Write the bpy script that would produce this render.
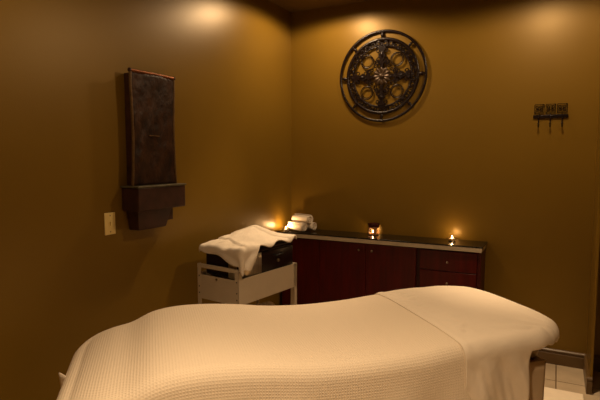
import bpy, bmesh, math, random
from math import sin, cos, pi, radians, sqrt, atan2, exp
from mathutils import Vector, Matrix, noise

for o in list(bpy.data.objects): bpy.data.objects.remove(o)
SC = bpy.context.scene
COL = SC.collection
random.seed(4)

# ------------------------------------------------------------------ camera
CAMX, CAMD, CAMH = 2.062, 3.83, 1.444
YAW, PITCH, FPX = 27.3, 4.9, 498.0
cd = bpy.data.cameras.new('camera'); cam = bpy.data.objects.new('camera', cd); COL.objects.link(cam)
cd.sensor_width = 36; cd.lens = FPX / 600 * 36; cd.clip_start = .05
cam.location = (CAMX, -CAMD, CAMH)
cam.rotation_euler = (radians(90 - PITCH), 0, radians(YAW))
SC.camera = cam

# ------------------------------------------------------------------ world, exposure, lamps
W = bpy.data.worlds.new('world'); SC.world = W; W.use_nodes = True
W.node_tree.nodes['Background'].inputs[0].default_value = (1, .62, .33, 1)
W.node_tree.nodes['Background'].inputs[1].default_value = .0
vs = SC.view_settings
vs.view_transform = 'Standard'; vs.look = 'None'; vs.gamma = 1; vs.use_curve_mapping = False
vs.exposure = 0.0

ROOM_H = 2.667
WARM = (1.0, .69, .40)
# x, y, spill watts (wide), beam watts (narrow reflector beam), beam cone degrees
LAMPS = [(.52, -.47, 38, 95, 54, -20),
         (1.95, -.86, 44, 130, 48, 3),
         (.45, -2.85, 18, 0, 80, 0),
         (1.50, -2.20, 2, 14, 90, 0),
         (1.80, -3.48, 2, 255, 110, 0)]
def spot(x, y, w, cone, blend, tilt=0):
    l = bpy.data.lights.new('lamp', 'SPOT'); l.energy = w; l.color = WARM
    l.spot_size = radians(cone); l.spot_blend = blend; l.shadow_soft_size = .05
    o = bpy.data.objects.new('lamp', l); COL.objects.link(o); o.location = (x, y, ROOM_H - .03); o.rotation_euler = (radians(tilt), 0, 0)
for lx, ly, w1, w2, cn, tl in LAMPS:
    spot(lx, ly, w1, 168, .25)
    if w2: spot(lx, ly, w2, cn, 1.0, tl)

# ------------------------------------------------------------------ materials
def nmat(name):
    m = bpy.data.materials.new(name); m.use_nodes = True
    return m, m.node_tree, m.node_tree.nodes['Principled BSDF']
def N(nt, t, **k):
    n = nt.nodes.new(t)
    for a, b in k.items():
        if a.startswith('i_'): n.inputs[a[2:].replace('_', ' ')].default_value = b
        else: setattr(n, a, b)
    return n
def mat(name, col, rough=.5, metal=0, spec=.5, var=.08, scale=12, bump=0, bscale=200, coat=0, stretch=(1, 1, 1), bdist=.002):
    m, nt, p = nmat(name)
    tc = N(nt, 'ShaderNodeTexCoord'); mp = N(nt, 'ShaderNodeMapping'); mp.inputs['Scale'].default_value = stretch
    nt.links.new(tc.outputs['Object'], mp.inputs[0])
    nz = N(nt, 'ShaderNodeTexNoise', i_Scale=scale, i_Detail=5.0); nt.links.new(mp.outputs[0], nz.inputs['Vector'])
    cr = N(nt, 'ShaderNodeValToRGB')
    cr.color_ramp.elements[0].position = .3; cr.color_ramp.elements[1].position = .7
    cr.color_ramp.elements[0].color = tuple(c * (1 - var) for c in col) + (1,)
    cr.color_ramp.elements[1].color = tuple(min(1, c * (1 + var)) for c in col) + (1,)
    nt.links.new(nz.outputs['Fac'], cr.inputs[0]); nt.links.new(cr.outputs[0], p.inputs['Base Color'])
    p.inputs['Roughness'].default_value = rough; p.inputs['Metallic'].default_value = metal
    p.inputs['Specular IOR Level'].default_value = spec; p.inputs['Coat Weight'].default_value = coat
    if bump:
        n2 = N(nt, 'ShaderNodeTexNoise', i_Scale=bscale, i_Detail=3.0); nt.links.new(mp.outputs[0], n2.inputs['Vector'])
        b = N(nt, 'ShaderNodeBump', i_Strength=bump, i_Distance=bdist); nt.links.new(n2.outputs['Fac'], b.inputs['Height'])
        nt.links.new(b.outputs[0], p.inputs['Normal'])
    return m
def glow(name, col, s):
    m, nt, p = nmat(name)
    p.inputs['Base Color'].default_value = (*col, 1)
    p.inputs['Emission Color'].default_value = (*col, 1); p.inputs['Emission Strength'].default_value = s
    return m

M = {}
M['wall'] = mat('wall_paint', (.175, .099, .011), rough=.37, spec=.45, var=.03, scale=2.5, bump=.35, bscale=160, bdist=.001)
M['wall'].node_tree.nodes['Principled BSDF'].inputs['Specular Tint'].default_value = (1, .78, .45, 1)
M['ceil'] = mat('ceiling_paint', (.14, .080, .018), rough=.6, var=.04, scale=3, bump=.2)
M['trim'] = mat('brown_trim_paint', (.11, .062, .02), rough=.35, var=.06, scale=6)
M['mahog'] = mat('mahogany', (.072, .0028, .002), rough=.33, var=.30, scale=5, stretch=(6, 6, .6), spec=.35)
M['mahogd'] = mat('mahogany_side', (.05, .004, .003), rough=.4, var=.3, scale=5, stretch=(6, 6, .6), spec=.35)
M['black'] = mat('black_laminate', (.012, .009, .005), spec=.3, rough=.22, var=.5, scale=90)
M['edge'] = mat('counter_edge', (.50, .42, .30), rough=.4, var=.08, scale=10)
M['knob'] = mat('brushed_nickel', (.30, .24, .17), rough=.35, metal=1, var=.02)
M['cart'] = mat('cart_enamel', (.60, .51, .38), rough=.42, var=.05, scale=8)
M['dark'] = mat('dark_hole', (.01, .008, .006), rough=.6)
M['boxb'] = mat('black_enamel', (.014, .006, .005), rough=.30, spec=.3, var=.1)
M['steel'] = mat('brushed_steel', (.75, .64, .46), rough=.30, metal=.85, var=.25, scale=14, stretch=(12, 12, .2))
M['towel'] = mat('terry_towel', (.86, .76, .62), rough=.95, spec=.1, var=.05, scale=20, bump=.9, bscale=330, bdist=.004)
M['sheet'] = mat('cotton_sheet', (.84, .73, .58), rough=.85, spec=.2, var=.02, scale=5, bump=.40, bscale=17, bdist=.010)
M['skirt'] = mat('table_skirt', (.55, .42, .27), rough=.9, spec=.1, var=.05, scale=9)
M['vinyl'] = mat('table_vinyl', (.5, .42, .32), rough=.5)
M['wood'] = mat('table_wood', (.3, .16, .06), rough=.45, var=.2, stretch=(1, 1, 6))
M['iron'] = mat('bronzed_iron', (.010, .005, .004), rough=.26, metal=.1, spec=.30, var=.4, scale=40, bump=.5, bscale=90, bdist=.003)
M['ironhub'] = mat('aged_bronze', (.055, .032, .015), rough=.34, metal=.4, var=.4, scale=60, bump=.4, bscale=120)
M['slate'] = mat('wet_slate', (.030, .012, .005), rough=.48, spec=.18, var=.6, scale=14, bump=1, bscale=18, bdist=.012, stretch=(1, 1, .6))
M['copper'] = mat('aged_copper', (.20, .065, .02), rough=.45, metal=.8, var=.3, scale=30)
M['copperd'] = mat('dark_copper', (.045, .016, .009), rough=.5, metal=.35, var=.35, scale=16)
M['patina'] = mat('verdigris_lip', (.10, .085, .045), rough=.5, metal=.3, var=.3, scale=40)
M['rail'] = mat('bronze_side_rail', (.12, .066, .022), rough=.45, metal=.4, var=.3, scale=30)
M['ivory'] = mat('ivory_plastic', (.80, .62, .24), rough=.4, var=.03)
M['wax'] = glow('candle_wax', (1, .72, .40), 1.2)
M['flame'] = glow('candle_flame', (1, .70, .34), 60)
M['tin'] = mat('tealight_tin', (.6, .55, .5), rough=.3, metal=1)
M['amber'] = mat('amber_ceramic', (.40, .19, .07), rough=.3, var=.3, scale=30)
M['oxblood'] = mat('oxblood_glaze', (.07, .012, .010), rough=.2, var=.3, scale=30)
M['mat'] = mat('bath_mat', (.92, .80, .62), rough=.95, spec=.1, var=.03, scale=20, bump=.8, bscale=220, bdist=.004)
M['bulb'] = glow('lamp_glass', (1, .66, .36), 6)
def glassmat():
    m, nt, p = nmat('clear_glass')
    p.inputs['Base Color'].default_value = (1, .97, .92, 1); p.inputs['Roughness'].default_value = .04
    p.inputs['Transmission Weight'].default_value = 1; p.inputs['IOR'].default_value = 1.35
    return m
M['glass'] = glassmat()

def waffle():
    m, nt, p = nmat('waffle_blanket')
    p.inputs['Base Color'].default_value = (.82, .70, .54, 1); p.inputs['Roughness'].default_value = .92
    p.inputs['Specular IOR Level'].default_value = .12
    uv = N(nt, 'ShaderNodeUVMap'); sep = N(nt, 'ShaderNodeSeparateXYZ'); nt.links.new(uv.outputs[0], sep.inputs[0])
    outs = []
    for k, per in (('X', .0105), ('Y', .0105)):
        a = N(nt, 'ShaderNodeMath', operation='MULTIPLY'); a.inputs[1].default_value = 2 * pi / per
        b = N(nt, 'ShaderNodeMath', operation='SINE'); nt.links.new(sep.outputs[k], a.inputs[0]); nt.links.new(a.outputs[0], b.inputs[0])
        outs.append(b)
    mx = N(nt, 'ShaderNodeMath', operation='MAXIMUM'); nt.links.new(outs[0].outputs[0], mx.inputs[0]); nt.links.new(outs[1].outputs[0], mx.inputs[1])
    bp = N(nt, 'ShaderNodeBump', i_Strength=.38, i_Distance=.0018); nt.links.new(mx.outputs[0], bp.inputs['Height'])
    nt.links.new(bp.outputs[0], p.inputs['Normal'])
    return m
M['waffle'] = waffle()

def tiles():
    m, nt, p = nmat('floor_tile')
    tc = N(nt, 'ShaderNodeTexCoord'); mp = N(nt, 'ShaderNodeMapping'); mp.inputs['Location'].default_value = (-2.107, .30, 0)
    nt.links.new(tc.outputs['Object'], mp.inputs[0])
    br = N(nt, 'ShaderNodeTexBrick', offset=0.0, squash=1.0)
    br.inputs['Scale'].default_value = 1; br.inputs['Brick Width'].default_value = .305; br.inputs['Row Height'].default_value = .305
    br.inputs['Mortar Size'].default_value = .004; br.inputs['Mortar Smooth'].default_value = .2
    br.inputs['Color1'].default_value = (.50, .40, .27, 1); br.inputs['Color2'].default_value = (.46, .36, .24, 1)
    br.inputs['Mortar'].default_value = (.16, .11, .06, 1)
    nt.links.new(mp.outputs[0], br.inputs['Vector'])
    nz = N(nt, 'ShaderNodeTexNoise', i_Scale=9.0, i_Detail=4.0); nt.links.new(mp.outputs[0], nz.inputs['Vector'])
    mix = N(nt, 'ShaderNodeMixRGB', blend_type='OVERLAY', i_Fac=.25); nt.links.new(br.outputs['Color'], mix.inputs[1]); nt.links.new(nz.outputs['Fac'], mix.inputs[2])
    nt.links.new(mix.outputs[0], p.inputs['Base Color']); p.inputs['Roughness'].default_value = .35
    bp = N(nt, 'ShaderNodeBump', i_Strength=.4, i_Distance=.003, invert=True); nt.links.new(br.outputs['Fac'], bp.inputs['Height']); nt.links.new(bp.outputs[0], p.inputs['Normal'])
    return m
M['tile'] = tiles()

# ------------------------------------------------------------------ helpers
def obj(name, bm, m, parent=None, smooth=True, bevel=0, solid=0, sub=0):
    me = bpy.data.meshes.new(name)
    bmesh.ops.recalc_face_normals(bm, faces=bm.faces)
    bm.to_mesh(me); bm.free()
    o = bpy.data.objects.new(name, me); COL.objects.link(o); me.materials.append(M[m] if isinstance(m, str) else m)
    if smooth:
        for f in me.polygons: f.use_smooth = True
    if parent: o.parent = parent
    if solid:
        md = o.modifiers.new('s', 'SOLIDIFY'); md.thickness = solid; md.offset = 0
    if bevel:
        md = o.modifiers.new('b', 'BEVEL'); md.width = bevel; md.segments = 3; md.limit_method = 'ANGLE'; md.angle_limit = radians(40)
        me.set_sharp_from_angle(angle=radians(40))
    elif smooth and not solid:
        me.set_sharp_from_angle(angle=radians(50))
    if sub:
        md = o.modifiers.new('u', 'SUBSURF'); md.levels = sub; md.render_levels = sub
    return o
def tag(o, label=None, cat=None, group=None, kind=None):
    if label: o['label'] = label
    if cat: o['category'] = cat
    if group: o['group'] = group
    if kind: o['kind'] = kind
    return o
def thing(name, label, cat, loc=(0, 0, 0), rz=0, group=None):
    o = bpy.data.objects.new(name, None); COL.objects.link(o); o.location = loc; o.rotation_euler = (0, 0, rz); o.empty_display_size = .1
    return tag(o, label, cat, group)
def copy_tree(o, parent=None):
    c = o.copy(); COL.objects.link(c); c.parent = parent
    for ch in list(o.children): copy_tree(ch, c)
    return c
def box(bm, x0, x1, y0, y1, z0, z1):
    v = [bm.verts.new((x, y, z)) for x in (x0, x1) for y in (y0, y1) for z in (z0, z1)]
    for f in ((0, 1, 3, 2), (4, 6, 7, 5), (0, 4, 5, 1), (2, 3, 7, 6), (0, 2, 6, 4), (1, 5, 7, 3)): bm.faces.new([v[i] for i in f])
    return bm
def nb(): return bmesh.new()
def lathe(bm, prof, n=32, cx=0, cy=0, cz=0, axis='z', keep=None, close=True):
    rings = []
    for r, h in prof:
        ring = []
        for i in range(n):
            a = 2 * pi * i / n
            if axis == 'z': p = (cx + r * cos(a), cy + r * sin(a), cz + h)
            elif axis == 'y': p = (cx + r * cos(a), cy - h, cz + r * sin(a))
            else: p = (cx + h, cy + r * cos(a), cz + r * sin(a))
            ring.append(bm.verts.new(p))
        rings.append(ring)
    for k in range(len(rings) - 1):
        for i in range(n):
            if keep and not keep(k, i): continue
            j = (i + 1) % n
            bm.faces.new((rings[k][i], rings[k][j], rings[k + 1][j], rings[k + 1][i]))
    if close:
        if prof[0][0] > 1e-5: bm.faces.new(rings[0])
        if prof[-1][0] > 1e-5: bm.faces.new(rings[-1])
    bmesh.ops.remove_doubles(bm, verts=bm.verts, dist=1e-5)
    return bm
def tube(bm, pts, r, n=8, closed=False, rfun=None):
    pts = [Vector(p) for p in pts]; m = len(pts); rings = []
    up = Vector((0, 1, 0))
    for i, p in enumerate(pts):
        if closed: t = pts[(i + 1) % m] - pts[i - 1]
        else: t = pts[min(i + 1, m - 1)] - pts[max(i - 1, 0)]
        t.normalize()
        a = t.cross(up)
        if a.length < .1: a = t.cross(Vector((1, 0, 0)))
        a.normalize(); b = a.cross(t).normalized()
        rr = r if rfun is None else r * rfun(i / max(1, m - 1))
        rings.append([bm.verts.new(p + (a * cos(2 * pi * k / n) + b * sin(2 * pi * k / n)) * rr) for k in range(n)])
    for i in range(m if closed else m - 1):
        A, B = rings[i], rings[(i + 1) % m]
        for k in range(n):
            j = (k + 1) % n; bm.faces.new((A[k], A[j], B[j], B[k]))
    if not closed: bm.faces.new(rings[0]); bm.faces.new(rings[-1])
    return bm
def lin(a, b, n): return [a + (b - a) * i / (n - 1) for i in range(n)]
def ss(x): x = max(0, min(1, x)); return x * x * (3 - 2 * x)

# ------------------------------------------------------------------ the room
RW, RX, RB, TH = 2.288, 3.4, -4.7, .10
def st(name, *a, m='wall', bevel=0):
    return tag(obj(name, box(nb(), *a), m, smooth=False, bevel=bevel), kind='structure')
st('floor', -TH, RX + TH, RB - TH, TH, -TH, 0, m='tile')
st('ceiling', -TH, RX + TH, RB - TH, TH, ROOM_H, ROOM_H + TH, m='ceil')
st('wall_left', -TH, 0, RB, 0, 0, ROOM_H)
st('wall_back', -TH, RX + TH, 0, TH, 0, ROOM_H)
st('wall_front', -TH, RX + TH, RB - TH, RB, 0, ROOM_H)
st('wall_right', RX, RX + TH, RB, 0, 0, ROOM_H)
st('wall_partition', RW, RW + .014, -.40, 0, 0, ROOM_H)
def baseboard(name, pts, nrm):
    # moulded profile swept along a straight line: pts (x,y) pair, nrm outwards
    prof = [(0, 0), (.016, 0), (.018, .004), (.016, .074), (.012, .080), (.012, .086), (.017, .090), (.017, .098), (.010, .106), (0, .108)]
    bm = nb(); (x0, y0), (x1, y1) = pts; R = []
    for (x, y) in pts: R.append([bm.verts.new((x + nrm[0] * d, y + nrm[1] * d, z)) for d, z in prof])
    for k in range(len(prof)):
        j = (k + 1) % len(prof); bm.faces.new((R[0][k], R[0][j], R[1][j], R[1][k]))
    bm.faces.new(R[0]); bm.faces.new(R[1])
    tag(obj(name, bm, 'trim', smooth=False), kind='structure')
baseboard('baseboard_back', [(0, 0), (RW, 0)], (0, -1))
baseboard('baseboard_left', [(0, RB), (0, -.02)], (1, 0))
baseboard('baseboard_partition', [(RW, -.40), (RW, -.02)], (-1, 0))
baseboard('baseboard_partition_end', [(RW - .016, -.40), (RW + .014, -.40)], (0, -1))
baseboard('baseboard_far', [(RW + .014, 0), (RX, 0)], (0, -1))

# recessed ceiling lights (trim ring and lamp glass)
first = None
lab = ['recessed ceiling light over the corner beside the long cabinet', 'recessed ceiling light over the right end of the room near the hook rack',
       'recessed ceiling light over the foot of the treatment table by the left wall', 'recessed ceiling light over the middle of the treatment table', 'recessed ceiling light nearest to the viewer at the room entrance']
for i, L in enumerate(LAMPS):
    if first is None:
        r = thing('ceiling_light', lab[0], 'ceiling light', (L[0], L[1], ROOM_H), 0, 'recessed ceiling lights')
        obj('trim_ring', lathe(nb(), [(.052, 0), (.075, 0), (.078, -.004), (.072, -.009), (.056, -.010), (.052, -.004), (.052, 0)], 40, close=False), 'trim', r)
        obj('lamp_glass', lathe(nb(), [(.0, -.006), (.03, -.005), (.051, -.001), (.051, 0)], 32), 'bulb', r)
        first = r
    else:
        r = copy_tree(first); r.location = (L[0], L[1], ROOM_H); r['label'] = lab[i]

# ------------------------------------------------------------------ massage table, blanket, sheet
BX, BY, TH44 = 1.56, -1.00, radians(44)
BROT = pi + TH44
BW = .80
HS = [(-.12, .726), (-.03, .738), (.05, .738), (.2, .734), (.35, .733), (.5, .728), (.67, .716), (.89, .712), (1.08, .720), (1.23, .740), (1.36, .753), (1.50, .757), (1.61, .742),
      (1.70, .702), (1.79, .680), (1.86, .650), (1.92, .605), (2.1, .55)]
def cat(x):
    P = HS
    for i in range(len(P) - 1):
        if x <= P[i + 1][0] or i == len(P) - 2:
            a = P[max(i - 1, 0)]; b = P[i]; c = P[i + 1]; d = P[min(i + 2, len(P) - 1)]
            t = max(0, min(1, (x - b[0]) / (c[0] - b[0]))); h = c[0] - b[0]
            m1 = (c[1] - a[1]) / (c[0] - a[0]) * h; m2 = (d[1] - b[1]) / (d[0] - b[0]) * h
            return (2 * t**3 - 3 * t**2 + 1) * b[1] + (t**3 - 2 * t**2 + t) * m1 + (-2 * t**3 + 3 * t**2) * c[1] + (t**3 - t**2) * m2
def H(s, q):
    e = abs(q - BW / 2) / (BW / 2)
    z = cat(s) - (.016 - .012 * ss((.5 - s) / .4)) * e ** 3
    z += .004 * noise.noise(Vector((s * 3, q * 3, 1.7)))
    return z
bed = thing('massage_table', 'massage table standing diagonally in the room, hidden under cream sheet and blanket', 'massage table', (BX, BY, 0), BROT)
def rbox(s0, s1, q0, q1, z0, z1, r, seg=4):
    bm = box(nb(), s0, s1, q0, q1, z0, z1)
    bmesh.ops.bevel(bm, geom=list(bm.edges), offset=r, segments=seg, profile=.5, affect='EDGES')
    return bm
obj('mattress', rbox(.03, 1.86, .05, BW - .09, .585, .652, .03), 'vinyl', bed)
fr = nb()
for a in ((.06, 1.83, .07, .10), (.06, 1.83, .70, .73)): box(fr, a[0], a[1], a[2], a[3], .50, .583)
for s in (.06, .94, 1.80): box(fr, s, s + .03, .10, .70, .50, .583)
obj('frame', fr, 'wood', bed, smooth=False, bevel=.004)
for (s, q) in ((.09, .11), (.09, .65), (1.75, .11), (1.75, .65)):
    obj('leg', box(nb(), s, s + .04, q, q + .04, 0, .50), 'wood', bed, smooth=False, bevel=.004)
# skirt: a short fabric panel under the head end, set back from the mattress edge
bm = nb(); rows = []
for j in range(14):
    z = .60 - j * .042; row = []
    path = [(.20 - .155 * i / 14, BW - .05) for i in range(14)] + [(.045, BW - .05 - (BW - .10) * i / 60) for i in range(61)]
    for k, (s_, q_) in enumerate(path):
        w = (.010 * sin(k * .55) + .004 * sin(k * 1.2 + 1)) * ss(j / 8)
        row.append(bm.verts.new((s_ + (w if k >= 14 else 0), q_ + (w if k < 14 else 0), max(z, .03))))
    rows.append(row)
for j in range(13):
    for i in range(74): bm.faces.new((rows[j][i], rows[j][i + 1], rows[j + 1][i + 1], rows[j + 1][i]))
obj('end_skirt', bm, 'skirt', bed, solid=.003)

def upath(s_open, s_end, rc, n_side, n_c, n_end, q0=0, q1=BW):
    """U outline: far side, round the end, near side; returns (P, N, spine)"""
    d = 1 if s_end > s_open else -1; out = []
    se = s_end - d * rc
    qm = (q0 + q1) / 2; sp_end = s_end - d * (q1 - q0) * .42
    if (sp_end - s_open) * d < 0.06: sp_end = s_open + d * .06
    def spine(s):
        # spine parameter compresses the side's span onto the spine
        t = (s - s_open) / (se - s_open); return (s_open + t * (sp_end - s_open), qm)
    for s in lin(s_open, se, n_side): out.append(((s, q0), (0, -1), spine(s)))
    for k in range(1, n_c + 1):
        a = pi / 2 * k / (n_c + 1); out.append(((se + d * rc * sin(a), q0 + rc - rc * cos(a)), (d * sin(a), -cos(a)), (sp_end, qm)))
    for q in lin(q0 + rc, q1 - rc, n_end): out.append(((s_end, q), (d, 0), (sp_end, qm)))
    for k in range(1, n_c + 1):
        a = pi / 2 * k / (n_c + 1); out.append(((se + d * rc * cos(a), q1 - rc + rc * sin(a)), (d * cos(a), sin(a)), (sp_end, qm)))
    for s in lin(se, s_open, n_side): out.append(((s, q1), (0, 1), spine(s)))
    return out
def drape(name, path, r, off, hang, disp, topf, m, label, cat_, m1=36, na=8, nh=26, solid=.004):
    bm = nb(); uvl = bm.loops.layers.uv.new('UVMap'); grid = []; uvs = []
    per = 0; last = None
    for i, (P, Nn, S) in enumerate(path):
        if last: per += sqrt((P[0] - last[0]) ** 2 + (P[1] - last[1]) ** 2)
        last = P
        col = []; uc = []
        E = (P[0] - Nn[0] * r, P[1] - Nn[1] * r)
        for k in range(m1):
            t = k / (m1 - 1)
            s = S[0] + (E[0] - S[0]) * t; q = S[1] + (E[1] - S[1]) * t
            col.append((s, q, H(s, q) + off + topf(s, q))); uc.append((s, q))
        ze = col[-1][2]; L = 0
        for k in range(1, na + 1):
            a = pi / 2 * k / na; L = r * a
            col.append((E[0] + Nn[0] * r * sin(a), E[1] + Nn[1] * r * sin(a), ze - r * (1 - cos(a)))); uc.append((E[0] + Nn[0] * L, E[1] + Nn[1] * L))
        hl, tuck = hang(i, per, P, Nn)
        hl = min(hl, ze - r - .02)
        for k in range(1, nh + 1):
            t = k / nh; dz = hl * t; o = disp(i, per, dz, P, Nn) - tuck * ss(t * 1.0)
            col.append((P[0] + Nn[0] * o, P[1] + Nn[1] * o, ze - r - dz)); LL = L + dz; uc.append((E[0] + Nn[0] * LL, E[1] + Nn[1] * LL))
        grid.append([bm.verts.new(c) for c in col]); uvs.append(uc)
    for i in range(len(grid) - 1):
        for k in range(len(grid[0]) - 1):
            f = bm.faces.new((grid[i][k], grid[i + 1][k], grid[i + 1][k + 1], grid[i][k + 1]))
            for l, (a, b) in zip(f.loops, ((i, k), (i + 1, k), (i + 1, k + 1), (i, k + 1))): l[uvl].uv = uvs[a][b]
    o = obj(name, bm, m, None, solid=0)
    bm2 = bmesh.new(); bm2.from_mesh(o.data); bmesh.ops.remove_doubles(bm2, verts=bm2.verts, dist=2e-4); bmesh.ops.recalc_face_normals(bm2, faces=bm2.faces); bm2.to_mesh(o.data); bm2.free()
    for f in o.data.polygons: f.use_smooth = True
    md = o.modifiers.new('s', 'SOLIDIFY'); md.thickness = solid; md.offset = 1
    o.location = (BX, BY, 0); o.rotation_euler = (0, 0, BROT)
    return tag(o, label, cat_)
# waffle blanket from the fold line down over the foot end
def hang_b(i, per, P, Nn): return (.62, 0)
def disp_b(i, per, dz, P, Nn):
    g = ss(dz / .35)
    w = .018 * sin(per * 17) + .012 * sin(per * 29 + 1.3)
    return g * w + .05 * dz
drape('waffle_blanket', upath(.36, 1.94, .14, 60, 14, 30), .055, .004, hang_b, disp_b, lambda s, q: 0, 'waffle',
      'cream waffle-weave blanket spread over most of the massage table', 'blanket')
# smooth sheet folded back over the blanket at the head end
SF = .475
def hang_s(i, per, P, Nn):
    # far side and near side hang long, the head end is tucked short under the mattress
    if Nn[1] > .0:
        k = ss((P[0] - .165) / .03); return (.012 + .60 * k, .11 * (1 - k))
    if Nn[1] < 0:
        k = ss((P[0] - .165) / .03); return (.012 + .60 * k, .11 * (1 - k))
    return (.012, .11)
def disp_s(i, per, dz, P, Nn):
    g = ss(dz / .15)
    if Nn[1] > .9 and P[0] > .15:
        s = P[0]
        w = .011 * sin(s * 33 + .8 + dz * 2.0) + .016 * noise.noise(Vector((s * 11, dz * 3, 1))) + .007 * noise.noise(Vector((s * 34 + dz * 9, dz * 6, 4)))
        rd = .007 * sin((s * 1.0 + dz * .55) * 52) * ss((.40 - dz) / .3) * ss((s) / .1) * ss(dz / .05)
        return g * w + rd * .6 + .02 * dz
    c = abs(Nn[1])
    if c > .3: return .0075 * sin(per * 190 + dz * 25) * ss(dz / .02)
    return .003 * sin(per * 40) * ss(dz / .05)
def top_s(s, q):
    e = SF - s
    z = .0045 * exp(-((e - .020) / .012) ** 2) * (.8 + .2 * noise.noise(Vector((q * 9, 3, 0))))
    # creases running back from the folded hem
    z += .008 * ss((e - .01) / .03) * ss((.26 - e) / .26) * (noise.noise(Vector((s * 13 + q * 7, q * 22 - s * 6, 4))) ** 2 * 3)
    z += .004 * ss((e - .01) / .05) * noise.noise(Vector((s * 9, q * 5, 8)))
    # diagonal drag lines at the near corner
    d = sqrt((q - BW) ** 2 + s ** 2)
    z += .005 * ss((.40 - d) / .3) * ss(d / .12) * sin(atan2(BW - q, s + .001) * 16)
    e2 = ss(-(e - .006) / .01) if e < .006 else 0
    return z - .002 * e2
drape('folded_sheet', upath(SF, -.105, .25, 90, 36, 36, q0=-.012, q1=BW + .008), .055, .0075, hang_s, disp_s, top_s, 'sheet',
      'smooth cream cotton sheet folded back over the head end of the massage table', 'sheet', m1=60, nh=40)
# pale corner of bottom sheet sticking out at the foot
bm = nb(); rows = []
P0 = Vector((.375, -2.60, .612))
for j in range(9):
    row = []
    for i in range(9):
        a = i / 8; b = j / 8
        row.append(bm.verts.new(P0 + Vector((.11 * a, -.03 * a + .02 * b, -.16 * b + .004 * sin(a * 4)))))
    rows.append(row)
for j in range(8):
    for i in range(8): bm.faces.new((rows[j][i], rows[j][i + 1], rows[j + 1][i + 1], rows[j + 1][i]))
tag(obj('under_sheet', bm, 'sheet', solid=.004), 'small pale corner of an under sheet poking out past the foot of the blanket', 'sheet')

# ------------------------------------------------------------------ bath mat
tag(obj('bath_mat', rbox(1.85, 2.255, -1.05, -.46, .002, .016, .006, 3), 'mat'), 'white bath mat lying on the tiled floor behind the massage table', 'mat')

# ------------------------------------------------------------------ long cabinet with black top
CZ, CDP, CXR = .83, .262, 1.629
cab = thing('sideboard_cabinet', 'dark red mahogany low cabinet along the back wall with small knobs', 'cabinet', (0, 0, 0))
FY = -.235
bm = nb()
box(bm, .03, CXR - .015, -.215, -.003, .06, CZ - .042)
box(bm, .05, CXR - .03, -.195, -.01, 0, .06)
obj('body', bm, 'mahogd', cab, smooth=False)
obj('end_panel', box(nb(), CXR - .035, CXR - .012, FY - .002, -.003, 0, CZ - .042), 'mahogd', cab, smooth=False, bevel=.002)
obj('edge_strip', box(nb(), .012, CXR - .006, -CDP + .001, -.002, CZ - .041, CZ - .010), 'edge', cab, smooth=False, bevel=.002)
tag(obj('countertop', box(nb(), .004, CXR, -CDP, -.001, CZ - .0098, CZ), 'black', cab, smooth=False, bevel=.002), 'glossy black countertop')
def door(x0, x1, z0, z1, kx, kz, nm='door', panel=True):
    o = obj(nm, box(nb(), x0 + .0015, x1 - .0015, FY, -.216, z0, z1), 'mahog', cab, smooth=False, bevel=.002)
    if kx is not None:
        k = obj('knob', lathe(nb(), [(.003, 0), (.003, .010), (.008, .014), (.009, .019), (.006, .023), (0, .024)], 20, kx, FY, kz, 'y'), 'knob', o)
zt = CZ - .048
door(.035, .38, .07, zt, None, 0)
door(.38, .775, .07, zt, .725, zt - .050)
door(.775, 1.165, .07, zt, .830, zt - .050)
# recessed stile and the drawer stack on the right
bx1 = 1.195
for (z0, z1, kz) in ((zt - .148, zt - .006, None), (zt - .305, zt - .154, None), (.07, zt - .311, None)):
    kz = (z0 + z1) / 2 - .005 if z0 > .3 else zt - .40
    o = obj('drawer', box(nb(), bx1, CXR - .038, FY - .004, -.216, z0, z1), 'mahog', cab, smooth=False, bevel=.003)
    obj('knob', lathe(nb(), [(.003, 0), (.003, .010), (.008, .014), (.009, .019), (.006, .023), (0, .024)], 20, (bx1 + CXR - .038) / 2, FY - .004, kz, 'y'), 'knob', o)

# ------------------------------------------------------------------ candles
def flame_bm(x, y, z, h=.022, r=.0055):
    return lathe(nb(), [(0, 0), (r * .7, h * .12), (r, h * .3), (r * .75, h * .58), (r * .3, h * .85), (0, h)], 14, x, y, z)
def clight(x, y, z, w, rad=.008):
    l = bpy.data.lights.new('flame_light', 'POINT'); l.energy = w; l.color = (1, .60, .27); l.shadow_soft_size = rad
    o = bpy.data.objects.new('flame_light', l); COL.objects.link(o); o.location = (x, y, z); return o
def tealight(parent, x=0, y=0, z=0):
    a = obj('tin_cup', lathe(nb(), [(0, 0), (.0185, 0), (.019, .002), (.019, .014), (.0183, .014), (.0180, .003), (0, .002)], 28, x, y, z), 'tin', parent)
    obj('wax', lathe(nb(), [(0, .0025), (.0178, .0025), (.0178, .0115), (.012, .0105), (0, .0105)], 28, x, y, z), 'wax', parent)
    obj('wick', lathe(nb(), [(0, .0105), (.0008, .0105), (.0008, .016), (0, .016)], 8, x, y, z), 'dark', parent)
    obj('flame', flame_bm(x, y, z + .014), 'flame', parent)
def votive(label, x, y, power):
    t = thing('candle_holder', label, 'candle', (x, y, CZ), 0, 'lit candles on the cabinet')
    obj('glass_cup', lathe(nb(), [(0, 0), (.021, 0), (.024, .003), (.027, .020), (.030, .034), (.0285, .034), (.0255, .020), (.0225, .0045), (0, .0035)], 36), 'glass', t)
    tealight(t, 0, 0, .005)
    clight(x, y, CZ + .046, power)
    return t
votive('small lit tealight in a clear glass cup near the right end of the black counter', 1.392, -.090, .55)
votive('small lit tealight in the wall corner behind the towel-draped box, left of the rolled towels', .070, -.228, 1.5)
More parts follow.
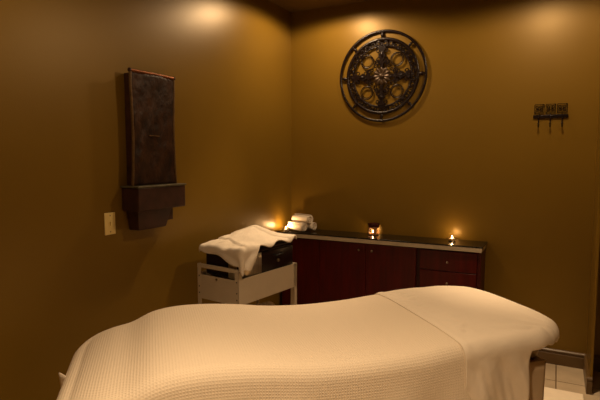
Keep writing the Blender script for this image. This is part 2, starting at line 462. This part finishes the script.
# oil burner: arched ceramic body with a dark dish on top
bx, by = .778, -.062
t = thing('oil_burner', 'amber oil burner with dark red dish on top and a lit tealight inside', 'oil burner', (bx, by, CZ))
def keepf(k, i):
    if k in (2, 3, 4):
        a = (i * 360 / 48 + 62) % 90
        return not (18 < a < 72 and not (k == 4 and not (28 < a < 62)))
    return True
obj('body', lathe(nb(), [(.038, 0), (.040, .004), (.041, .012), (.041, .035), (.040, .046), (.039, .054), (.040, .062)], 48, keep=keepf, close=False), 'amber', t, solid=.003)
obj('dish', lathe(nb(), [(0, .052), (.030, .054), (.041, .062), (.046, .078), (.047, .090), (.0445, .090), (.042, .076), (.034, .064), (0, .059)], 40), 'oxblood', t)
tealight(t, 0, -.004, .003)
clight(bx, by - .004, CZ + .030, .40)

# ------------------------------------------------------------------ rolled towels
def roll_bm(L=.165, R=.036, turns=3.2, n=110, th=.0075):
    bm = nb(); sec = []
    rt = R / (turns)
    outer = [];
    for i in range(n):
        t = i / (n - 1); a = t * turns * 2 * pi; r = .004 + (R - .004) * t
        outer.append((a, r))
    m = 14; cols = []
    for j in range(m):
        x = -L / 2 + L * j / (m - 1)
        bulge = 1 - .06 * (2 * j / (m - 1) - 1) ** 4
        ring = []
        for a, r in outer:
            rr = r * bulge * (1 + .03 * noise.noise(Vector((x * 12, cos(a), sin(a) + r * 20))))
            xx = x + (.004 * sin(a * 1.3 + r * 90) if j in (0, m - 1) else 0)
            ring.append(bm.verts.new((xx, rr * cos(a), rr * sin(a) * .93)))
        cols.append(ring)
    for j in range(m - 1):
        for i in range(n - 1): bm.faces.new((cols[j][i], cols[j][i + 1], cols[j + 1][i + 1], cols[j + 1][i]))
    return bm
R0 = .041
tw = obj('rolled_towel', roll_bm(.175, .0385), 'towel', solid=.0062)
spots = [((.150, -.185, CZ + R0 * .98), -.32, 'white rolled hand towel on the counter, front one of the bottom pair'),
         ((.205, -.107, CZ + R0 * .98), -.30, 'white rolled hand towel on the counter, rear one of the bottom pair'),
         ((.182, -.148, CZ + R0 * .98 + .064), -.26, 'white rolled hand towel lying on top of the two others')]
for i, (loc, rz, lb) in enumerate(spots):
    o = tw if i == 0 else tw.copy()
    if i: COL.objects.link(o)
    o.location = loc; o.rotation_euler = ((.9, 2.3, .2)[i], 0, rz)
    tag(o, lb, 'towel', 'rolled towels stacked on the cabinet')

# ------------------------------------------------------------------ cart
CW, CL = .338, .575
cart = thing('utility_cart', 'off-white metal utility cart carrying the towel-covered box beside the left wall', 'cart', (.126, -1.450, 0), radians(-8))
def post(x, y, z1):
    b = nb(); box(b, x, x + .030, y, y + .003, .06, z1); box(b, x, x + .003, y, y + .030, .06, z1) if x < CW / 2 else box(b, x + .027, x + .030, y, y + .030, .06, z1)
    return b
ZH, ZT, ZB = .80, .742, .585
for (x, y, z1) in ((0, 0, ZH), (CW - .03, 0, ZH), (0, CL - .03, ZT), (CW - .03, CL - .03, ZT)):
    l = obj('leg', post(x, y, z1), 'cart', cart, smooth=False)
    obj('caster', lathe(nb(), [(0, -.012), (.026, -.012), (.030, -.008), (.030, .008), (.026, .012), (0, .012)], 24, x + .015, y + .015, .030, 'x'), 'dark', l)
    if y == 0:
        for z in (.725, .66, .62): obj('bolt_hole', lathe(nb(), [(0, 0), (.0045, 0), (.0045, .0012), (0, .0012)], 12, x + .016, -.0002, z, 'y'), 'dark', l)
obj('handle_rail', box(nb(), 0, CW, -.002, .014, ZH - .024, ZH), 'cart', cart, smooth=False, bevel=.003)
obj('end_panel', box(nb(), .028, CW - .028, .002, .006, ZB, ZH - .066), 'cart', cart, smooth=False)
obj('catch', lathe(nb(), [(0, 0), (.006, 0), (.006, .006), (0, .008)], 16, CW * .48, .002, ZH - .080, 'y'), 'knob', cart)
bm = nb(); box(bm, CW - .004, CW, .03, CL, ZB, ZT)
obj('side_panel', bm, 'cart', cart, smooth=False, bevel=.001)
obj('side_panel', box(nb(), 0, .004, .03, CL, ZB, ZT), 'cart', cart, smooth=False, bevel=.001)
obj('end_panel', box(nb(), 0.004, CW - .004, CL - .004, CL, ZB, ZT), 'cart', cart, smooth=False, bevel=.001)
obj('top_shelf', box(nb(), .004, CW - .004, .006, CL - .004, ZT - .030, ZT - .022), 'cart', cart, smooth=False)
obj('lower_shelf', box(nb(), .004, CW - .004, .006, CL - .004, .36, .375), 'cart', cart, smooth=False)
# rolled towel on the lower shelf
bmr = roll_bm(.22, .055, 3.4)
o = tag(obj('rolled_towel', bmr, 'towel', solid=.007), 'white rolled towel lying on the lower shelf of the cart', 'towel')
o.location = (.36, -1.12, .375 + .058); o.rotation_euler = (.4, 0, radians(75))

# ------------------------------------------------------------------ black and steel warming box, local axes as the cart
BZ = ZT - .021
wb = thing('warming_box', 'black warming cabinet with brushed steel corner sitting on the cart under a towel', 'warmer', (.126, -1.450, BZ), radians(-8))
BHt = .180
x0, x1, y0, y1 = .036, CW - .008, .035, .545
obj('body', rbox(x0, x1 - .012, y0, y1, .010, BHt - .02, .012), 'boxb', wb)
obj('lid', rbox(x0 - .003, x1, y0 - .004, y1 + .004, BHt - .030, BHt, .012), 'boxb', wb)
obj('door', rbox(x1 - .014, x1, y0 + .185, y1 - .004, .016, BHt - .034, .004, 2), 'boxb', wb)
# rounded steel corner at the near front edge
bm = nb(); R = .060; pr = []
for k in range(9):
    a = -pi / 2 + pi / 2 * k / 8; pr.append((x1 + .001 - R + R * cos(a), y0 - .003 + R + R * sin(a)))
pr = [(x1 - .10, y0 - .003)] + pr + [(x1 + .001, y0 + .180)]
inn = [(min(p[0], x1 - .02), max(p[1], y0 + .02)) for p in pr]
A = [[bm.verts.new((p[0], p[1], z)) for p in pr] for z in (.012, BHt - .032)]
for i in range(len(pr) - 1): bm.faces.new((A[0][i], A[0][i + 1], A[1][i + 1], A[1][i]))
obj('steel_corner', bm, 'steel', wb, solid=.003)
o = obj('door_handle', tube(nb(), [(x1, .33, .115), (x1 + .022, .335, .115), (x1 + .024, .37, .115), (x1 + .022, .405, .115), (x1, .41, .115)], .005), 'dark', wb)
obj('control_knob', lathe(nb(), [(.012, 0), (.012, .010), (.009, .014), (0, .014)], 20, x1 - .0, .375, .075, 'x'), 'knob', wb)
for (x, y) in ((x0 + .03, y0 + .03), (x1 - .04, y0 + .03), (x0 + .03, y1 - .03), (x1 - .04, y1 - .03)):
    obj('foot', lathe(nb(), [(.012, 0), (.012, .012)], 16, x, y, 0), 'dark', wb)

# towel draped on the box: a cloth grid laid over the lid, corners falling over the edges
def towel_drape():
    bm = nb(); n, m = 90, 100; g = []
    X0, X1, Y0, Y1 = x0 - .008, x1 + .006, y0 - .010, y1 - .005
    for i in range(n):
        row = []
        for j in range(m):
            ti = i / (n - 1); tj = j / (m - 1)
            v_ = Y0 + (Y1 - Y0) * max(0, min(1, (tj - .15) / .8))
            w = (v_ - Y0) / (Y1 - Y0)
            hr = .105 * (1 - ss((w - .06) / .30)) + .012 + .012 * sin(w * 16)       # front hang: long at the near corner, short beyond
            hl = .035
            uL, uR = X0 - hl, X1 + hr
            u = uL + (uR - uL) * ti
            wu = max(0, min(1, (u - X0) / (X1 - X0)))
            hn = .035 + .062 * wu ** 1.6 + .008 * sin(wu * 9)                        # near end hang: longer towards the front corner
            hf = .02
            v = (Y0 - hn) + ((Y1 + hf) - (Y0 - hn)) * tj
            ex = max(X0 - u, 0, u - X1); ey = max(Y0 - v, 0, v - Y1)
            px = min(max(u, X0), X1); py = min(max(v, Y0), Y1)
            sx = -1 if u < X0 else 1; sy = -1 if v < Y0 else 1
            z = BHt + .006
            q = noise.noise(Vector((u * 7 + 1, v * 5, 2))); q2 = noise.noise(Vector((u * 16, v * 11 + u * 8, 5)))
            # crumpled heap, highest toward the far left
            z += .058 * exp(-((u - .13) / .10) ** 2 - ((v - .36) / .15) ** 2) + .024 * exp(-((u - .20) / .16) ** 2 - ((v - .22) / .2) ** 2)
            z += .014 * q + .009 * q2
            # a second layer lying on the first, its edge running across
            z += .010 * ss((v + u * .35 - .17) / .012) + .008 * ss((v - u * .6 - .26) / .015)
            r = .016; d = max(ex, ey) + .35 * min(ex, ey)
            if d > 0:
                if d < r * 1.57: drop = r * (1 - cos(d / r)); o_ = r * sin(d / r)
                else: drop = r + d - r * 1.57; o_ = r
                fold = .008 * sin((u * 40 + v * 47)) * ss((d - .02) / .05)
                o_ += fold + .10 * max(0, d - .03) + .004
                l = sqrt(ex * ex + ey * ey) + 1e-9
                k = ss(d / .04)
                px += sx * o_ * ex / l; py += sy * o_ * ey / l; z = (z * (1 - k) + (BHt + .006) * k) - drop
            row.append(bm.verts.new((px, py, z)))
        g.append(row)
    for i in range(n - 1):
        for j in range(m - 1): bm.faces.new((g[i][j], g[i + 1][j], g[i + 1][j + 1], g[i][j + 1]))
    return bm
o = tag(obj('draped_towel', towel_drape(), 'towel', solid=.006), 'white towel thrown over the black warming box on the cart', 'towel')
o.modifiers['s'].offset = 1
o.location = (.126, -1.450, BZ); o.rotation_euler = (0, 0, radians(-8))

# ------------------------------------------------------------------ iron wall wheel
wx, wz, wy = .814, 2.075, -.03
wh = thing('wall_medallion', 'round dark iron wheel with scrollwork hanging on the back wall', 'wall decoration', (wx, 0, wz)); wh.scale = (1, .6, 1)
def ring(r, tr, y=-.03, n=96, m=12, cx=0, cz=0): return tube(nb(), [(cx + r * cos(2 * pi * i / n), y, cz + r * sin(2 * pi * i / n)) for i in range(n)], tr, m, True)
obj('outer_ring', ring(.345, .0105), 'iron', wh)
obj('inner_ring', ring(.284, .0125, n=96), 'iron', wh)
obj('inner_ring', ring(.232, .0045, n=96), 'iron', wh)
for k in range(8):
    a = pi / 4 * k
    c = Vector((cos(a), 0, sin(a)))
    b = tube(nb(), [c * rr + Vector((0, -.03, 0)) for rr in (.290, .300, .306, .314, .322, .328, .340)], .011, 10, rfun=lambda t: .55 + .75 * (1 - abs(2 * t - 1)))
    obj('connector', b, 'iron', wh)
def scroll(bm, cx, cz, ang, size, d=1, tr=.0045, turns=1.25, y=-.032, n=26):
    pts = []
    for i in range(n):
        t = i / (n - 1); a = ang + d * t * turns * 2 * pi; r = size * (1 - .82 * t)
        pts.append((cx + r * cos(a), y, cz + r * sin(a)))
    tube(bm, pts, tr, 6, rfun=lambda t: 1.1 - .5 * t)
bm = nb()
for k in range(32):
    a = 2 * pi * (k + .5) / 32; scroll(bm, .257 * cos(a), .257 * sin(a), a + (pi / 2 if k % 2 else -pi / 2), .023, 1 if k % 2 else -1, .0070)
for k in range(32):
    a = 2 * pi * k / 32
    bmesh.ops.create_uvsphere(bm, u_segments=8, v_segments=6, radius=.009, matrix=Matrix.Translation((.240 * cos(a), -.034, .240 * sin(a))))
obj('scroll_band', bm, 'iron', wh)
def flat(bm, poly, y0=-.022, y1=-.044):
    A = [bm.verts.new((p[0], y0, p[1])) for p in poly]; B = [bm.verts.new((p[0] * .98, y1, p[1] * .98)) for p in poly]
    n = len(poly)
    for i in range(n): bm.faces.new((A[i], A[(i + 1) % n], B[(i + 1) % n], B[i]))
    bm.faces.new(A); bm.faces.new(B)
for k in range(4):
    a = pi / 2 * k; bm = nb()
    half = [(.060, .010), (.095, .011), (.112, .024), (.122, .012), (.140, .017), (.158, .030), (.172, .022), (.186, .013), (.202, .019), (.216, .033), (.232, .024)]
    half = [(r, w * 1.05) for r, w in half]; poly = half + [(r, -w) for r, w in reversed(half)]
    poly = [(r * cos(a) - w * sin(a), r * sin(a) + w * cos(a)) for r, w in poly]
    flat(bm, poly)
    for s in (1, -1):
        for (r, w, sz) in ((.195, .030, .020), (.128, .030, .020), (.098, .036, .018)):
            w *= s; scroll(bm, r * cos(a) - w * sin(a), r * sin(a) + w * cos(a), a - s * pi / 2, sz, s, .005)
    # raised lozenge boss half way along
    tube(bm, [(r * cos(a), -.044, r * sin(a)) for r in (.135, .15, .162, .175, .19)], .012, 10, rfun=lambda t: 1.1 - abs(2 * t - 1) * .95)
    obj('spoke', bm, 'iron', wh, bevel=0)
for k in range(4):
    a = pi / 4 + pi / 2 * k; cx, cz = .172 * cos(a), .172 * sin(a)
    b = ring(.050, .0048, n=48, m=8, cx=cx, cz=cz)
    tube(b, [(cx + .040 * cos(2 * pi * i / 40), -.03, cz + .040 * sin(2 * pi * i / 40)) for i in range(40)], .0028, 6, True)
    for s in (1, -1):
        aa = a + s * .42; scroll(b, .112 * cos(aa), .112 * sin(aa), aa + s * pi / 2, .022, -s, .0048)
        aa = a + s * .20; scroll(b, .098 * cos(aa), .098 * sin(aa), aa, .018, s, .0048)
    obj('scroll_ring', b, 'iron', wh)
bm = nb()
n = 96; prof = [(.0, -.052), (.018, -.050), (.024, -.040), (.034, -.042), (.050, -.046), (.066, -.040), (.072, -.024)]
rings = []
for r, y in prof:
    rings.append([bm.verts.new((r * (1 + (.10 * cos(12 * 2 * pi * i / n) if r > .04 else 0)) * cos(2 * pi * i / n), y - (.004 * cos(12 * 2 * pi * i / n) if .03 < r < .07 else 0), r * (1 + (.10 * cos(12 * 2 * pi * i / n) if r > .04 else 0)) * sin(2 * pi * i / n))) for i in range(n)])
for k in range(len(rings) - 1):
    for i in range(n): bm.faces.new((rings[k][i], rings[k][(i + 1) % n], rings[k + 1][(i + 1) % n], rings[k + 1][i]))
bm.faces.new(rings[-1]); bmesh.ops.remove_doubles(bm, verts=bm.verts, dist=1e-5)
h = obj('hub_rosette', bm, 'ironhub', wh)
bm = nb(); bmesh.ops.create_uvsphere(bm, u_segments=20, v_segments=12, radius=.017, matrix=Matrix.Translation((0, -.056, 0)))
obj('boss', bm, 'ironhub', h)
for k in range(4):
    bm = nb(); a = pi / 4 + pi / 2 * k; tube(bm, [(.284 * cos(a), -.03, .284 * sin(a)), (.284 * cos(a), -.0005, .284 * sin(a))], .006, 8)
    obj('wall_mount', bm, 'iron', wh)

# ------------------------------------------------------------------ hook rack
hr = thing('hook_rack', 'small dark metal rack with three pierced squares and three hooks on the back wall', 'hook rack', (1.898, 0, 1.71))
bm = box(nb(), 0, .215, -.014, -.001, 0, .022); obj('bar', bm, 'iron', hr, smooth=False, bevel=.003)
for k in range(3):
    cx, cz = .038 + .0695 * k, .064
    b = nb(); hw = .029
    tube(b, [(cx - hw, -.010, cz - hw), (cx + hw, -.010, cz - hw), (cx + hw, -.010, cz + hw), (cx - hw, -.010, cz + hw)], .0030, 6, True)
    for d in ((1, 1), (1, -1), (-1, 1), (-1, -1)):
        a = atan2(d[1], d[0]); scroll(b, cx + d[0] * .013, cz + d[1] * .013, a + pi, .0125, d[0] * d[1], .0022, 1.1, -.010, 18)
    tube(b, [(cx + .010 * cos(2 * pi * i / 20), -.012, cz + .010 * sin(2 * pi * i / 20)) for i in range(20)], .0022, 6, True)
    tube(b, [(cx, -.010, cz - hw), (cx, -.010, .018)], .003, 6)
    for s in (-1, 1):
        tube(b, [(cx + s * hw * .9, -.010, cz + s * hw * .9), (cx + s * hw * .9, -.0005, cz + s * hw * .9)], .004, 6)
    obj('pierced_square', b, 'iron', hr)
    hx = .036 + .0715 * k
    pts = [(hx, -.014, .010), (hx, -.016, -.02), (hx, -.018, -.045), (hx, -.024, -.058), (hx, -.036, -.060), (hx, -.045, -.050), (hx, -.047, -.038)]
    b = tube(nb(), pts, .0042, 8); bmesh.ops.create_uvsphere(b, u_segments=10, v_segments=8, radius=.0065, matrix=Matrix.Translation(pts[-1]))
    obj('hook', b, 'iron', hr)

# ------------------------------------------------------------------ wall fountain on the left wall
wf = thing('wall_fountain', 'tall dark slate wall fountain with copper top bar and basin on the left wall', 'wall fountain', (0, -1.722, 1.06))
# local: x out of wall, y along wall, z up
def xz(y): return y
PT, PB = .838, .232
bm = nb(); rows = []
for j in range(40):
    t = j / 39; z = PB + (PT - PB) * t
    hw = .165 - .010 * sin(pi * min(1, t * 1.15)) + .004 * (1 - t)
    row = []
    for i in range(25):
        y = -hw + 2 * hw * i / 24
        x = .060 + .006 * noise.noise(Vector((y * 14, z * 8, 1))) + .003 * noise.noise(Vector((y * 45, z * 40, 1)))
        row.append(bm.verts.new((x, y, z)))
    rows.append(row)
for j in range(39):
    for i in range(24): bm.faces.new((rows[j][i], rows[j][i + 1], rows[j + 1][i + 1], rows[j + 1][i]))
obj('slate_panel', bm, 'slate', wf, solid=.012)
obj('back_board', box(nb(), .002, .050, -.150, .150, .02, PT - .01), 'copperd', wf, smooth=False)
for s in (-1, 1):
    pts = [(.062, s * (.165 - .010 * sin(pi * min(1, t * 1.15)) + .004 * (1 - t)), PB + (PT - PB) * t) for t in lin(0, 1, 24)]
    b = tube(nb(), pts, .0075, 8); obj('side_rail', b, 'rail', wf)
b = tube(nb(), [(.062, -.168, PT + .001), (.062, 0, PT + .002), (.062, .168, PT + .001)], .009, 12)
o = obj('top_bar', b, 'copper', wf)
for s in (-1, 1): obj('end_cap', lathe(nb(), [(0, -.007), (.010, -.005), (.012, 0), (.010, .005), (0, .007)], 16, .062, s * .168, PT + .001, 'y'), 'copperd', o)
# basin: open trough with a lip
bm = nb(); box(bm, .002, .125, -.192, .178, .098, .222)
obj('basin', bm, 'copperd', wf, smooth=False, bevel=.006)
bm = nb(); box(bm, .000, .130, -.198, .184, .222, .232)
obj('basin_lip', bm, 'patina', wf, smooth=False, bevel=.003)
# tapering lower housing
bm = nb(); A = []
for z, a, b_, d in ((-.010, -.145, .065, .075), (.098, -.165, .095, .090)):
    A.append([bm.verts.new((x, y, z)) for x, y in ((.002, a), (d, a), (d, b_), (.002, b_))])
for i in range(4): bm.faces.new((A[0][i], A[0][(i + 1) % 4], A[1][(i + 1) % 4], A[1][i]))
bm.faces.new(A[0]); bm.faces.new(A[1])
obj('lower_housing', bm, 'copperd', wf, smooth=False, bevel=.004)
b = nb()
box(b, .066, .074, -.05, .03, .50, .505)
obj('water_ledge', b, 'rail', wf, smooth=False)

# ------------------------------------------------------------------ light switch
sw = thing('light_switch', 'ivory toggle light switch on the left wall below the fountain', 'light switch', (0, -1.998, 1.10))
obj('cover_plate', rbox(.0005, .006, -.035, .035, -.0575, .0575, .0025, 3), 'ivory', sw)
b = nb(); box(b, .006, .016, -.005, .005, -.010, .012); obj('toggle', b, 'ivory', sw, smooth=False, bevel=.002)
for z in (-.042, .042): obj('screw', lathe(nb(), [(0, 0), (.0035, 0), (.003, .0015), (0, .002)], 12, .006, 0, z, 'x'), 'knob', sw)
